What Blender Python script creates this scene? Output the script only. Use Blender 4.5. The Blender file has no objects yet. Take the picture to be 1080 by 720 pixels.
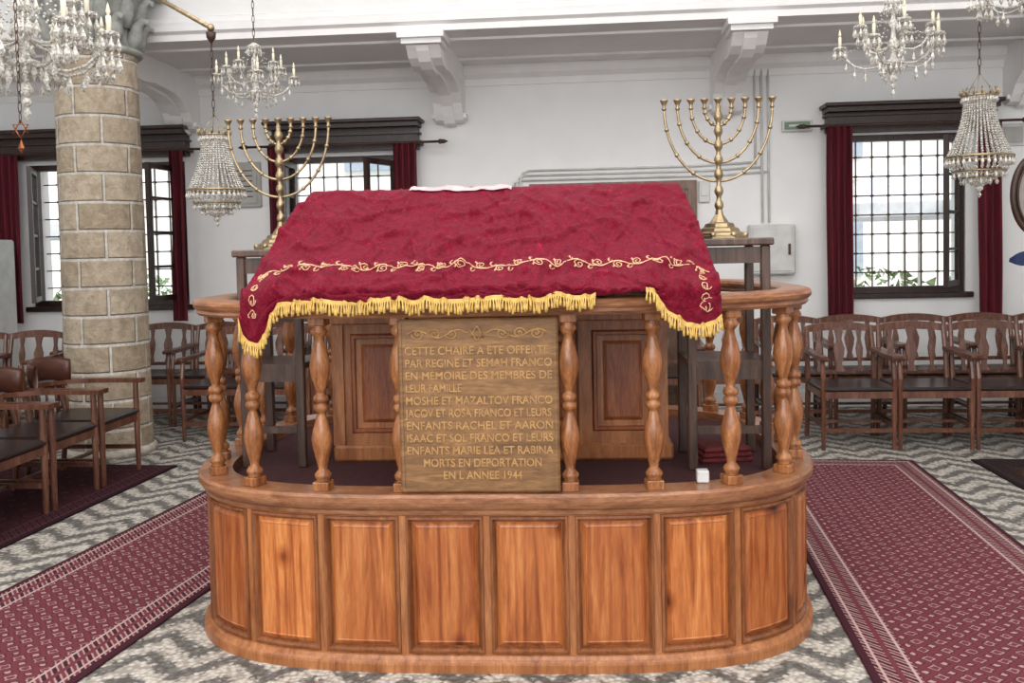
import bpy, math, random, bisect
from mathutils import Vector, Matrix, noise
random.seed(7)
pi=math.pi
scene=bpy.context.scene
COL=scene.collection

# ------------------------------------------------------------------ node helpers
class NT:
    def __init__(s,name,rough=.5,metal=0.,spec=.5):
        s.mat=bpy.data.materials.new(name); s.mat.use_nodes=True
        s.t=s.mat.node_tree; s.n=s.t.nodes; s.l=s.t.links
        s.b=s.n['Principled BSDF']
        s.b.inputs['Roughness'].default_value=rough
        s.b.inputs['Metallic'].default_value=metal
        s.b.inputs['Specular IOR Level'].default_value=spec
    def put(s,sock,v):
        if isinstance(v,bpy.types.NodeSocket): s.l.new(v,sock)
        else: sock.default_value=v
    def m(s,op,a,b=None,c=None,clamp=False):
        n=s.n.new('ShaderNodeMath'); n.operation=op; n.use_clamp=clamp
        s.put(n.inputs[0],a)
        if b is not None: s.put(n.inputs[1],b)
        if c is not None: s.put(n.inputs[2],c)
        return n.outputs[0]
    def co(s,scale=(1,1,1),kind='Object',rot=(0,0,0)):
        tc=s.n.new('ShaderNodeTexCoord'); mp=s.n.new('ShaderNodeMapping')
        mp.inputs['Scale'].default_value=scale; mp.inputs['Rotation'].default_value=rot
        s.l.new(tc.outputs[kind],mp.inputs[0]); return mp.outputs[0]
    def noise(s,co,scale=5,detail=4,rough=.5,dist=0.):
        n=s.n.new('ShaderNodeTexNoise'); s.l.new(co,n.inputs['Vector'])
        n.inputs['Scale'].default_value=scale; n.inputs['Detail'].default_value=detail
        n.inputs['Roughness'].default_value=rough; n.inputs['Distortion'].default_value=dist
        return n.outputs['Fac']
    def vor(s,co,scale=5,out='Distance',feat='F1'):
        n=s.n.new('ShaderNodeTexVoronoi'); n.feature=feat; s.l.new(co,n.inputs['Vector'])
        n.inputs['Scale'].default_value=scale; return n.outputs[out]
    def ramp(s,f,stops,interp='LINEAR'):
        n=s.n.new('ShaderNodeValToRGB'); n.color_ramp.interpolation=interp
        e=n.color_ramp.elements
        while len(e)<len(stops): e.new(.5)
        for i,(p,c) in enumerate(stops):
            e[i].position=p; e[i].color=(c[0],c[1],c[2],1) if hasattr(c,'__len__') else (c,c,c,1)
        s.put(n.inputs[0],f); return n.outputs[0]
    def mix(s,f,a,b,mode='MIX'):
        n=s.n.new('ShaderNodeMix'); n.data_type='RGBA'; n.blend_type=mode
        s.put(n.inputs[0],f)
        for i,v in ((6,a),(7,b)):
            if isinstance(v,bpy.types.NodeSocket): s.l.new(v,n.inputs[i])
            else: n.inputs[i].default_value=(v[0],v[1],v[2],1)
        return n.outputs[2]
    def xyz(s,co):
        n=s.n.new('ShaderNodeSeparateXYZ'); s.l.new(co,n.inputs[0]); return n.outputs
    def col(s,v):
        if isinstance(v,bpy.types.NodeSocket): s.l.new(v,s.b.inputs['Base Color'])
        else: s.b.inputs['Base Color'].default_value=(v[0],v[1],v[2],1)
    def bump(s,h,st=.3,dist=.01):
        n=s.n.new('ShaderNodeBump'); n.inputs['Strength'].default_value=st; n.inputs['Distance'].default_value=dist
        s.l.new(h,n.inputs['Height']); s.l.new(n.outputs[0],s.b.inputs['Normal'])

def C8(r,g,b):
    f=lambda c:(c/255/12.92 if c/255<=.04045 else ((c/255+.055)/1.055)**2.4)
    return (f(r),f(g),f(b))

def plain(name,c,rough=.5,metal=0.,var=.12,scale=8,bump=0.,spec=.5):
    t=NT(name,rough,metal,spec); f=t.noise(t.co(),scale,4)
    d=tuple(x*(1-var) for x in c); e=tuple(min(1,x*(1+var)) for x in c)
    t.col(t.ramp(f,[(.3,d),(.7,e)]))
    if bump: t.bump(f,bump,.01)
    return t.mat

def wood(name,c1,c2,c3,sc=(9,9,.9),rough=.38,knots=False,tone=False,grain=.66):
    t=NT(name,rough)
    co=t.co(sc)
    f=t.noise(co,2.2,8,.62,1.2)
    base=t.ramp(f,[(.3,c1),(.5,c2),(.7,c3)])
    f2=t.noise(t.co(tuple(x*6 for x in sc)),3,5,.6,.3)
    g=t.ramp(f2,[(.3,(grain,grain*.95,grain*.9)),(.62,(1.06,1.06,1.06))])
    base=t.mix(1.,base,g,'MULTIPLY')
    if knots:
        # growth-ring lines, fading in and out
        wv=t.n.new('ShaderNodeTexWave'); wv.wave_type='BANDS'; wv.bands_direction='X'
        t.l.new(t.co((1,1,.10)),wv.inputs['Vector']); wv.inputs['Scale'].default_value=8; wv.inputs['Distortion'].default_value=7; wv.inputs['Detail'].default_value=2.5; wv.inputs['Detail Scale'].default_value=.8
        fade=t.ramp(t.noise(t.co((5,5,1.5)),1.5,2),[(.4,(.15,.15,.15)),(.65,(.95,.95,.95))])
        base=t.mix(fade,base,t.mix(1.,base,t.ramp(wv.outputs['Fac'],[(.05,(.66,.50,.38)),(.45,(1,1,1))]),'MULTIPLY'))
        v=t.vor(t.co((4.6,1.2,3.4)),1.0)
        k=t.ramp(v,[(.0,(.10,.06,.04)),(.065,(.20,.11,.08)),(.11,(.66,.5,.4)),(.2,(1,1,1))])
        base=t.mix(1.,base,k,'MULTIPLY')
    if tone:
        a=t.n.new('ShaderNodeAttribute'); a.attribute_name='tone'
        tn=t.ramp(a.outputs['Fac'],[(0,(.74,.62,.54)),(.5,(.98,.94,.88)),(1,(1.22,1.20,1.14))])
        base=t.mix(1.,base,tn,'MULTIPLY')
    t.col(base); t.bump(f2,.12,.004)
    return t.mat

# ------------------------------------------------------------------ mesh builder
class MB:
    def __init__(s): s.v=[];s.f=[];s.mi=[];s.sm=[];s.M=Matrix.Identity(4)
    def add(s,vs,fs,mi=0,smooth=False,M=None):
        o=len(s.v); T=s.M@M if M is not None else s.M
        s.v+=[tuple(T@Vector(p)) for p in vs]
        for f in fs: s.f.append(tuple(i+o for i in f)); s.mi.append(mi); s.sm.append(smooth)
    def box(s,x0,x1,y0,y1,z0,z1,mi=0,M=None,bv=0.):
        if bv<=0:
            vs=[(x,y,z) for z in(z0,z1) for y in(y0,y1) for x in(x0,x1)]
            s.add(vs,[(0,2,3,1),(4,5,7,6),(0,1,5,4),(2,6,7,3),(0,4,6,2),(1,3,7,5)],mi,False,M)
        else:
            b=bv
            def pr(z,i):
                return [(x0+i,y0+b,z),(x0+b,y0+i,z),(x1-b,y0+i,z),(x1-i,y0+b,z),(x1-i,y1-b,z),(x1-b,y1-i,z),(x0+b,y1-i,z),(x0+i,y1-b,z)]
            L=[pr(z0,b*.9),pr(z0+b,0),pr(z1-b,0),pr(z1,b*.9)]
            vs=sum(L,[]); fs=[tuple(reversed(range(8))),tuple(range(24,32))]
            for k in range(3):
                for i in range(8):
                    j=(i+1)%8; fs.append((k*8+i,k*8+j,k*8+8+j,k*8+8+i))
            s.add(vs,fs,mi,False,M)
    def lathe(s,prof,seg=16,mi=0,M=None,smooth=True,cap=True):
        vs=[];fs=[];n=len(prof)
        for r,z in prof:
            for i in range(seg):
                a=2*pi*i/seg; vs.append((r*math.cos(a),r*math.sin(a),z))
        for k in range(n-1):
            for i in range(seg):
                j=(i+1)%seg; fs.append((k*seg+i,k*seg+j,(k+1)*seg+j,(k+1)*seg+i))
        if cap: fs+= [tuple(reversed(range(seg))),tuple(range((n-1)*seg,n*seg))]
        s.add(vs,fs,mi,smooth,M)
    def tube(s,pts,r,seg=8,mi=0,smooth=True,M=None):
        pts=[Vector(p) for p in pts]; n=len(pts); vs=[];fs=[]
        rr=r if hasattr(r,'__len__') else [r]*n
        up=Vector((0,0,1)); 
        t0=(pts[1]-pts[0]).normalized()
        if abs(t0.dot(up))>.95: up=Vector((1,0,0))
        u=(up-t0*up.dot(t0)).normalized()
        for k,p in enumerate(pts):
            t=(pts[min(k+1,n-1)]-pts[max(k-1,0)])
            if t.length<1e-9: t=t0
            t=t.normalized(); u=(u-t*u.dot(t))
            u=u.normalized() if u.length>1e-6 else t.orthogonal().normalized()
            w=t.cross(u)
            for i in range(seg):
                a=2*pi*i/seg; q=p+(u*math.cos(a)+w*math.sin(a))*rr[k]; vs.append(tuple(q))
        for k in range(n-1):
            for i in range(seg):
                j=(i+1)%seg; fs.append((k*seg+i,k*seg+j,(k+1)*seg+j,(k+1)*seg+i))
        fs+= [tuple(reversed(range(seg))),tuple(range((n-1)*seg,n*seg))]
        s.add(vs,fs,mi,smooth,M)
    def ball(s,c,r,mi=0,seg=10,sz=1.):
        prof=[(max(.0005,r*math.sin(pi*i/6)),-r*sz*math.cos(pi*i/6)) for i in range(7)]
        s.lathe(prof,seg,mi,Matrix.Translation(c))
    def drop(s,c,r,l,mi=0,seg=5):
        x,y,z=c; vs=[(x,y,z)]+[(x+r*math.cos(2*pi*i/seg),y+r*math.sin(2*pi*i/seg),z-l*.62) for i in range(seg)]+[(x,y,z-l)]
        fs=[(0,1+i,1+(i+1)%seg) for i in range(seg)]+[(seg+1,1+(i+1)%seg,1+i) for i in range(seg)]
        s.add(vs,fs,mi,False)
    def bead(s,c,r,mi=0):
        x,y,z=c; vs=[(x+r,y,z),(x-r,y,z),(x,y+r,z),(x,y-r,z),(x,y,z+r),(x,y,z-r)]
        s.add(vs,[(0,2,4),(2,1,4),(1,3,4),(3,0,4),(2,0,5),(1,2,5),(3,1,5),(0,3,5)],mi,False)
    def prism(s,poly,x0,x1,mi=0,M=None):   # poly in (y,z), extruded along x
        n=len(poly); vs=[(x0,y,z) for y,z in poly]+[(x1,y,z) for y,z in poly]
        fs=[tuple(range(n)),tuple(reversed(range(n,2*n)))]
        for i in range(n):
            j=(i+1)%n; fs.append((i,i+n,j+n,j))
        s.add(vs,fs,mi,False,M)
    def build(s,name,mats,loc=(0,0,0),rot=(0,0,0),parent=None,data=None):
        me=bpy.data.meshes.new(name); me.from_pydata(s.v,[],s.f)
        for m in mats: me.materials.append(m)
        me.polygons.foreach_set('material_index',s.mi); me.polygons.foreach_set('use_smooth',s.sm)
        me.update()
        return place(name,me,loc,rot,parent)
def place(name,me,loc=(0,0,0),rot=(0,0,0),parent=None):
    o=bpy.data.objects.new(name,me); COL.objects.link(o); o.location=loc; o.rotation_euler=rot
    if parent: o.parent=parent
    return o
def empty(name,loc=(0,0,0),rot=(0,0,0),parent=None):
    o=place(name,None,loc,rot,parent); o.empty_display_size=.1; return o
T=Matrix.Translation
def R(a,ax): return Matrix.Rotation(a,4,ax)
def lerp(a,b,u): return a+(b-a)*u

# ------------------------------------------------------------------ materials
PANEL=wood('wood_panel',C8(142,76,36),C8(188,114,62),C8(214,148,90),(8,8,.8),.32,True,True,.78)
STILE=wood('wood_stile',C8(128,74,42),C8(162,102,60),C8(186,126,80),(8,8,1.0),.34,grain=.74)
RAILW=wood('wood_rail',C8(104,64,42),C8(148,98,66),C8(178,126,90),(2.5,2.5,12),.28,grain=.72)
BALW=wood('wood_baluster',C8(106,60,34),C8(150,94,54),C8(182,124,78),(10,10,2),.26,grain=.72)
PLAQ=wood('wood_plaque',C8(104,72,42),C8(132,94,56),C8(156,116,72),(2,2,12),.55)
LETTER=plain('carved_letters',C8(172,130,78),.6,0,.3,40)
DARKW=wood('wood_dark',C8(38,22,16),C8(62,38,27),C8(84,54,38),(8,8,1.2),.35)
MIDW=wood('wood_grey_stand',C8(58,40,34),C8(82,60,50),C8(104,80,66),(9,9,1),.4)
CHAIRW=wood('wood_chair',C8(70,40,30),C8(102,64,49),C8(134,92,72),(8,8,1.5),.28)
LEATH=plain('seat_leather',C8(38,26,24),.3,0,.2,20,.05)
BRLEATH=plain('brown_leather',C8(78,44,32),.35,0,.2,20,.05)
WALL=plain('plaster_wall',C8(235,234,233),.85,0,.03,3,.03)
TRIMM=plain('plaster_trim',C8(238,236,235),.7,0,.03,6)
CEIL=plain('plaster_ceiling',C8(236,235,234),.9,0,.02,2)
WFRAME=wood('window_frame_wood',C8(30,16,13),C8(48,28,22),C8(62,38,30),(8,8,1),.4)
IRON=plain('wrought_iron',C8(72,50,42),.5,.4,.1,10)
BRASS=plain('aged_brass',C8(158,140,110),.36,.9,.3,25)
GREYM=plain('conduit_white',C8(205,205,202),.5)
MARB=plain('marble_grey',C8(170,168,164),.5,0,.1,10)
CANDLE=plain('candle_ivory',C8(225,215,190),.5)
BLUE=plain('blue_ribbon',C8(26,42,84),.6)
REDCL=plain('red_fabric',C8(104,34,36),.9,0,.5,45)
SIGNG=plain('sign_green',C8(110,135,110),.5)
t=NT('crystal_glass',.08); f=t.noise(t.co(),90,1); t.col(t.ramp(f,[(.35,C8(176,168,152)),(.6,C8(250,248,242))])); t.b.inputs['Transmission Weight'].default_value=.35; t.b.inputs['IOR'].default_value=1.5
t.b.inputs['Specular IOR Level'].default_value=.9
CRYS=t.mat
t=NT('window_glass',.02); t.col((.9,.95,.95)); t.b.inputs['Transmission Weight'].default_value=1.; t.b.inputs['IOR'].default_value=1.02
WGLASS=t.mat

# velvet
t=NT('crimson_velvet',.55,0,.18); co=t.co((1,1,1))
f=t.noise(co,6,6,.6,2.6); f2=t.noise(co,26,5,.65,2.6)
r1=t.m('MULTIPLY',t.m('ABSOLUTE',t.m('SUBTRACT',f,.5)),7.,None,True)
r2=t.m('MULTIPLY',t.m('ABSOLUTE',t.m('SUBTRACT',f2,.5)),5.,None,True)
crush=t.m('MULTIPLY',r1,r2)
tone_=t.m('ADD',t.m('MULTIPLY',crush,.5),t.m('MULTIPLY',f2,.65))
t.col(t.ramp(tone_,[(.22,C8(84,0,22)),(.46,C8(130,2,38)),(.80,C8(184,26,66))]))
t.bump(t.m('ADD',t.m('MULTIPLY',f2,.8),t.m('MULTIPLY',crush,.4)),.85,.018)
t.b.inputs['Sheen Weight'].default_value=.14; t.b.inputs['Sheen Roughness'].default_value=.3
t.b.inputs['Sheen Tint'].default_value=(.9,.2,.35,1)
VELVET=t.mat
GOLD=plain('gold_thread',C8(206,168,90),.55,.1,.2,60)
PINKG=plain('embroidery_thread',C8(218,174,136),.6,0,.15,60)
t=NT('curtain_velvet',.85); co=t.co((30,30,1)); t.col(t.ramp(t.noise(co,2,3),[(.3,C8(58,6,18)),(.7,C8(108,14,34))])); CURT=t.mat

# stone column (UV in metres)
t=NT('column_stone',.85); tc=t.n.new('ShaderNodeTexCoord')
br=t.n.new('ShaderNodeTexBrick'); t.l.new(tc.outputs['UV'],br.inputs['Vector'])
br.inputs['Scale'].default_value=1.; br.inputs['Brick Width'].default_value=.44; br.inputs['Row Height'].default_value=.215
br.inputs['Mortar Size'].default_value=.018; br.inputs['Mortar Smooth'].default_value=.6; br.inputs['Bias'].default_value=0
br.inputs['Color1'].default_value=(*C8(168,152,130),1); br.inputs['Color2'].default_value=(*C8(198,184,164),1); br.inputs['Mortar'].default_value=(*C8(216,210,201),1)
co=t.co(); nz=t.noise(co,14,8,.7)
c=t.mix(1.,br.outputs['Color'],t.ramp(nz,[(.3,(.62,.58,.53)),(.6,(1.06,1.05,1.03))]),'MULTIPLY')
t.col(c); t.bump(t.m('ADD',t.m('MULTIPLY',br.outputs['Fac'],-1.),t.m('MULTIPLY',nz,1.4)),.9,.025)
STONE=t.mat
CAPST=plain('capital_stone',C8(150,152,146),.8,0,.25,14,.3)

# pebble floor: zigzag bands of dark and light pebbles
t=NT('pebble_mosaic',.7); co=t.co(); X,Y,Z=t.xyz(co)
wob=t.m('MULTIPLY',t.m('SUBTRACT',t.noise(co,4,2),.5),.07)
zig=t.m('MULTIPLY',t.m('PINGPONG',X,.17),1.05)
ph=t.m('ADD',t.m('ADD',Y,zig),wob)
st=t.m('PINGPONG',t.m('MULTIPLY',ph,1/.10),1.)
vc=t.vor(co,48,'Color'); vd=t.vor(co,48,'Distance')
rx=t.xyz(vc)[0]
st2=t.m('ADD',st,t.m('MULTIPLY',t.m('SUBTRACT',rx,.5),.55))
c=t.ramp(st2,[(.34,C8(112,109,105)),(.60,C8(202,196,186))])
c=t.mix(1.,c,t.ramp(vd,[(.25,(1,1,1)),(.75,(.52,.50,.48))]),'MULTIPLY')
t.col(c); t.bump(t.m('MULTIPLY',vd,-1.),.5,.008)
FLOORM=t.mat

def carpetmat(name,w,l,field,motif,dark,light,cell=.085):
    t=NT(name,.95,0,.1); co=t.co(); X,Y,Z=t.xyz(co)
    ax=t.m('SUBTRACT',w/2,t.m('ABSOLUTE',X)); ay=t.m('SUBTRACT',l/2,t.m('ABSOLUTE',Y))
    e=t.m('MINIMUM',ax,ay)
    fx=t.m('PINGPONG',X,cell/2*1.15); fy=t.m('PINGPONG',Y,cell/2)
    d=t.m('DIVIDE',t.m('ADD',fx,fy),cell)
    nz=t.m('MULTIPLY',t.m('SUBTRACT',t.noise(co,60,2),.5),.35)
    d2=t.m('ADD',d,nz)
    fc=t.ramp(d2,[(.0,motif),(.14,motif),(.20,dark),(.34,field),(.60,field),(.70,dark),(.80,motif),(.88,field)])
    bx=t.m('PINGPONG',t.m('ADD',X,Y),.03); bf=t.ramp(t.m('ADD',t.m('DIVIDE',bx,.03),nz),[(.3,dark),(.5,light),(.8,field)])
    def band(a,b): return t.m('MULTIPLY',t.m('GREATER_THAN',e,a),t.m('LESS_THAN',e,b))
    c=t.mix(t.m('LESS_THAN',e,.17),fc,bf)
    c=t.mix(band(.045,.055),c,light); c=t.mix(band(.152,.163),c,light)
    c=t.mix(band(.095,.115),c,field)
    c=t.mix(t.m('LESS_THAN',e,.03),c,dark)
    t.col(c); t.bump(t.noise(co,200,2),.3,.004)
    return t.mat

# ------------------------------------------------------------------ ROOM
XL,XR,YF,YB,ZC=-7.2,5.8,-3.5,9.0,5.2
m=MB(); m.box(XL-.3,XR+.3,YF,YB+.35,-.1,0); m.build('floor',[FLOORM])
m=MB(); m.box(XL-.3,XR+.3,YF,YB+.35,ZC,ZC+.15); m.build('ceiling',[CEIL])
m=MB(); m.box(XL-.3,XL,YF,YB,0,ZC); m.build('wall_left',[WALL])
m=MB(); m.box(XR,XR+.3,YF,YB,0,ZC); m.build('wall_right',[WALL])
wins=[(-5.58,-3.97,1.05,2.45),(-2.94,-1.84,1.05,2.45),(2.33,3.38,1.05,2.5)]
m=MB(); x=XL-.3
for (a,b,z0,z1) in wins:
    m.box(x,a,YB,YB+.35,0,ZC); m.box(a,b,YB,YB+.35,0,z0); m.box(a,b,YB,YB+.35,z1,ZC); x=b
m.box(x,XR+.3,YB,YB+.35,0,ZC); m.build('wall_back',[WALL])
m=MB(); m.box(XL,XR,YB-.03,YB,0,.14); m.build('baseboard_back',[TRIMM])

# gallery
GY,GZ=7.5,3.25
m=MB(); m.box(XL+.002,XR-.002,GY,YB-.002,GZ,GZ+.12); m.box(XL+.002,XR-.002,GY,GY+.15,GZ+.12,ZC-.002)
m.build('gallery',[WALL])
m=MB()
prof=[(GY,GZ-.0),(GY-.03,GZ),(GY-.03,GZ+.05),(GY-.07,GZ+.07),(GY-.07,GZ+.11),(GY-.04,GZ+.14),(GY-.02,GZ+.15),(GY-.02,GZ+.19),(GY,GZ+.20)]
m.prism(prof,XL,XR,0)
m.build('trim_1',[TRIMM])
m=MB()
m.prism([(YB,GZ-.18),(YB-.02,GZ-.18),(YB-.03,GZ-.12),(YB-.08,GZ-.08),(YB-.10,GZ-.03),(YB-.10,GZ),(YB,GZ)],XL,XR)
m.build('trim_2',[TRIMM])
m=MB(); m.box(XL,XR,GY+.25,GY+.30,GZ-.02,GZ); m.box(XL,XR,YB-.45,YB-.40,GZ-.02,GZ); m.build('trim_3',[TRIMM])
for cx in (-6.57,-3.93,-1.33,1.23,3.84):
    m=MB()
    poly=[(YB-.001,GZ),(YB-.001,2.76),(YB-.06,2.72),(YB-.14,2.74),(YB-.20,2.80),(YB-.26,2.88),(YB-.38,2.96),(YB-.55,3.01),(YB-.8,3.03),(GY+.55,3.04),(GY+.38,3.02),(GY+.24,3.03),(GY+.12,3.07),(GY+.03,3.14),(GY+.0,3.18),(GY+.0,GZ)]
    m.prism(poly,cx-.135,cx+.135)
    m.box(cx-.185,cx+.185,GY-.09,GY+.30,GZ-.055,GZ); m.box(cx-.16,cx+.16,GY-.05,GY+.26,GZ-.095,GZ-.055)
    m.prism([(y,z-.03) for i,(y,z) in enumerate(poly)][1:-1]+[(GY+.1,3.15),(YB-.001,3.05)],cx-.05,cx+.05)
    m.box(cx-.16,cx+.16,YB-.16,YB-.001,2.76,2.80)
    m.build('corbel',[TRIMM])
# gallery stone tablet
m=MB(); m.box(-.47,.17,GY-.03,GY,3.50,3.92,0,None,.008); m.box(-.43,.13,GY-.04,GY-.03,3.54,3.88)
tab=m.build('inscribed_tablet',[MARB])
def text(body,loc,size,mat,parent,width=None,ext=.002,rot=(pi/2,0,0),align='CENTER',bold=.012):
    cu=bpy.data.curves.new('lettering','FONT'); cu.body=body; cu.size=size; cu.extrude=ext; cu.align_x=align; cu.offset=size*bold
    cu.materials.append(mat)
    o=bpy.data.objects.new('lettering',cu); COL.objects.link(o); o.location=loc; o.rotation_euler=rot; o.parent=parent
    if width:
        bpy.context.view_layer.update()
        if o.dimensions.x>0: o.scale.x=width/o.dimensions.x
    return o
text('1690  5450',(-.15,GY-.041,3.56),.06,DARKW,tab)

# column
CX,CY,CR=-3.80,7.08,.315
H=3.06; seg=48; nz_=40
vs=[];fs=[]
for k in range(nz_+1):
    for i in range(seg+1):
        a=2*pi*i/seg; z=H*k/nz_; r=CR*(1.0-.05*k/nz_)
        row=int(z/.215); dd=.006*noise.noise(Vector((math.cos(a)*4,math.sin(a)*4,row*3.1)))+.004*noise.noise(Vector((math.cos(a)*9,math.sin(a)*9,z*9)))
        vs.append(((r+dd)*math.cos(a),(r+dd)*math.sin(a),z))
for k in range(nz_):
    for i in range(seg):
        fs.append((k*(seg+1)+i,k*(seg+1)+i+1,(k+1)*(seg+1)+i+1,(k+1)*(seg+1)+i))
col=empty('stone_column',(CX,CY,0))
me=bpy.data.meshes.new('shaft'); me.from_pydata(vs,[],fs); me.materials.append(STONE)
ul=me.uv_layers.new(name='UVMap')
for p in me.polygons:
    p.use_smooth=True
    for li in p.loop_indices:
        vi=me.loops[li].vertex_index; k,i=divmod(vi,seg+1); ul.data[li].uv=(i/seg*2*pi*CR*1.06,H*k/nz_)
place('shaft',me,parent=col)
m=MB(); m.lathe([(.34,0),(.34,.04),(.325,.06)],32); m.build('base',[STONE],parent=col)
m=MB(); m.lathe([(.30,H),(.34,H+.01),(.345,H+.04),(.30,H+.06),(.28,H+.10),(.29,H+.25),(.34,H+.42),(.42,H+.5)],32)
for ring,(n,z0,h,r0) in enumerate([(10,H+.06,.2,.29),(10,H+.2,.24,.29)]):
    for i in range(n):
        a=2*pi*(i+.5*ring)/n
        pts=[(0,0,0),(.03,0,h*.4),(.05,0,h*.75),(.10,0,h),(.13,0,h*.93),(.135,0,h*.82)]
        M=T((0,0,z0))@R(a,'Z')@T((r0,0,0))
        m.tube(pts,[.05,.06,.05,.035,.025,.01],6,0,True,M)
m.box(-.42,.40,-.42,.40,H+.5,H+.6); m.box(-.34,.34,-.34,.34,H+.6,ZC)
m.build('capital',[CAPST],parent=col)

# windows
def window(i,x0,x1,z0,z1,leaf=None):
    w=empty('window_%d'%i,((x0+x1)/2,YB,z0)); W=(x1-x0)/2; Hh=z1-z0
    m=MB(); f=.055; y0,y1=.03,.12
    m.box(-W,-W+f,y0,y1,0,Hh); m.box(W-f,W,y0,y1,0,Hh); m.box(-W+f,W-f,y0,y1,Hh-f,Hh); m.box(-W+f,W-f,y0,y1,0,f)
    m.box(-W-.06,W+.06,-.05,.03,-.05,0,0,None,.008)
    m.build('frame',[WFRAME],parent=w)
    m=MB(); n=max(6,round(2*W/.145)); 
    for k in range(1,n):
        x=-W+2*W*k/n; m.box(x-.006,x+.006,.27,.282,0,Hh)
    r=8
    for k in range(1,r): z=Hh*k/r; m.box(-W,W,.262,.27,z-.006,z+.006)
    for k in range(1,n):
        for q in range(1,r):
            x=-W+2*W*k/n; z=Hh*q/r; m.box(x-.011,x+.011,.255,.292,z-.010,z+.010)
    m.build('iron_grille',[IRON],parent=w)
    for sgn,ang in ((-1,leaf[0]),(1,leaf[1])):
        if ang is None: continue
        m=MB(); lw=min(W-.06,.62); e=.05
        m.box(0,e,-.02,.02,.06,Hh-.06); m.box(lw-e,lw,-.02,.02,.06,Hh-.06)
        m.box(e,lw-e,-.02,.02,.06,.06+e); m.box(e,lw-e,-.02,.02,Hh-.06-e,Hh-.06)
        for q in (1,2,3): z=.06+(Hh-.12)*q/4; m.box(e,lw-e,-.012,.012,z-.012,z+.012)
        m.box(e,lw-e,-.003,.003,.06+e,Hh-.06-e,1)
        rz=(0-ang) if sgn<0 else (pi+ang)
        m.build('casement',[WFRAME,WGLASS],(sgn*(W-.055),.02,0),(0,0,rz),w)
window(1,*wins[0],leaf=(1.1,1.5)); window(2,*wins[1],leaf=(1.5,1.2)); window(3,*wins[2],leaf=(None,1.0))
def pelmet(x0,x1,z0,z1):
    m=MB(); m.box(x0,x1,YB-.26,YB-.001,z1-.035,z1,0,None,.008); m.box(x0+.03,x1-.03,YB-.22,YB-.001,z1-.075,z1-.035)
    m.box(x0+.05,x1-.05,YB-.12,YB-.001,z0,z1-.075)
    m.box(x0+.03,x1-.03,YB-.15,YB-.001,z0+.06,z0+.085); m.box(x0+.03,x1-.03,YB-.15,YB-.001,z0+.14,z0+.16)
    m.build('window_pelmet',[WFRAME])
    m=MB(); y=YB-.20; z=z0+.05
    m.tube([(x0-.16,y,z),(x1+.16,y,z)],.012,8)
    for x,s in ((x0-.16,-1),(x1+.16,1)):
        m.ball((x+s*.02,y,z),.024); m.lathe([(.018,0),(.022,.02),(.004,.06)],8,0,T((x+s*.03,y,z))@R(s*pi/2,'Y'))
    for x in (x0+.02,x1-.02): m.box(x-.008,x+.008,y,YB,z-.01,z+.01)
    m.build('curtain_rod',[IRON])
pelmet(-6.2,-3.86,2.49,2.77); pelmet(-3.1,-1.59,2.49,2.77); pelmet(2.08,3.63,2.52,2.77)
def curtain(x0,x1,z0,z1):
    nx,nz2=40,10; vs=[];fs=[]
    nf=max(2,round((x1-x0)/.06))
    for k in range(nz2+1):
        for i in range(nx+1):
            u=i/nx; v=k/nz2; z=z1+(z0-z1)*v
            x=x0+(x1-x0)*u; y=YB-.20+.03*math.sin(u*nf*2*pi+.4*math.sin(v*5))+.012*math.sin(u*9+v*4)
            vs.append((x,y,z))
    for k in range(nz2):
        for i in range(nx): a=k*(nx+1)+i; fs.append((a,a+1,a+nx+2,a+nx+1))
    m=MB(); m.add(vs,fs,0,True); m.build('window_curtain',[CURT])
curtain(-5.86,-5.56,.90,2.53); curtain(-4.04,-3.90,.90,2.53)
curtain(-1.86,-1.64,.90,2.53); curtain(-3.07,-2.90,.90,2.53)
curtain(2.10,2.33,.82,2.56); curtain(3.42,3.62,.82,2.56)

# wall fittings
d=empty('door_1',(.18,YB-.001,0)); m=MB()
m.box(-.78,-.70,-.05,0,0,2.13); m.box(.70,.78,-.05,0,0,2.13); m.box(-.70,.70,-.05,0,2.05,2.13)
for s in (-1,1):
    xa,xb=(s*.70,s*.005) if s<0 else (.005,.70)
    m.box(xa,xb,-.03,0,0,2.05)
    for z0,z1 in ((.15,.75),(.85,1.9)):
        m.box(xa+.1,xb-.1,-.04,-.03,z0,z1); m.box(xa+.14,xb-.14,-.05,-.04,z0+.04,z1-.04)
m.build('leaves',[wood('door_wood',C8(78,56,44),C8(112,84,66),C8(134,104,84))],parent=d)
m=MB()
for k in range(3):
    x=1.50+k*.06; z=2.26-k*.045
    m.tube([(x,YB-.02,3.15),(x,YB-.02,1.72 if k else z+.0)],.011,8)
    m.tube([(-.60-k*.04,YB-.02,z),( .95+.1*k,YB-.02,z),(1.5+k*.06,YB-.02,z+.02)],.010,8)
    m.tube([(-.60-k*.04,YB-.02,z),(-.66-k*.04,YB-.02,z-.02),(-.68-k*.04,YB-.02,z-.08),(-.68-k*.04,YB-.02,.2)],.010,8)
m.build('cable_conduit',[GREYM])
m=MB(); m.box(1.42,1.84,YB-.12,YB,1.24,1.70,0,None,.015); m.box(1.45,1.81,YB-.13,YB-.12,1.27,1.67,0,None,.004); m.box(1.77,1.79,YB-.145,YB-.13,1.42,1.52,1)
m.build('electrical_cabinet',[GREYM,IRON])
m=MB(); m.box(.98,1.08,YB-.03,YB,1.92,2.12,0,None,.006); m.box(1.0,1.06,YB-.04,YB-.03,1.98,2.06); m.build('wall_switch',[GREYM])
m=MB(); m.box(1.74,2.01,YB-.05,YB,2.55,2.65,0,None,.006); m.box(1.76,1.99,YB-.055,YB-.05,2.565,2.635,1)
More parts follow.
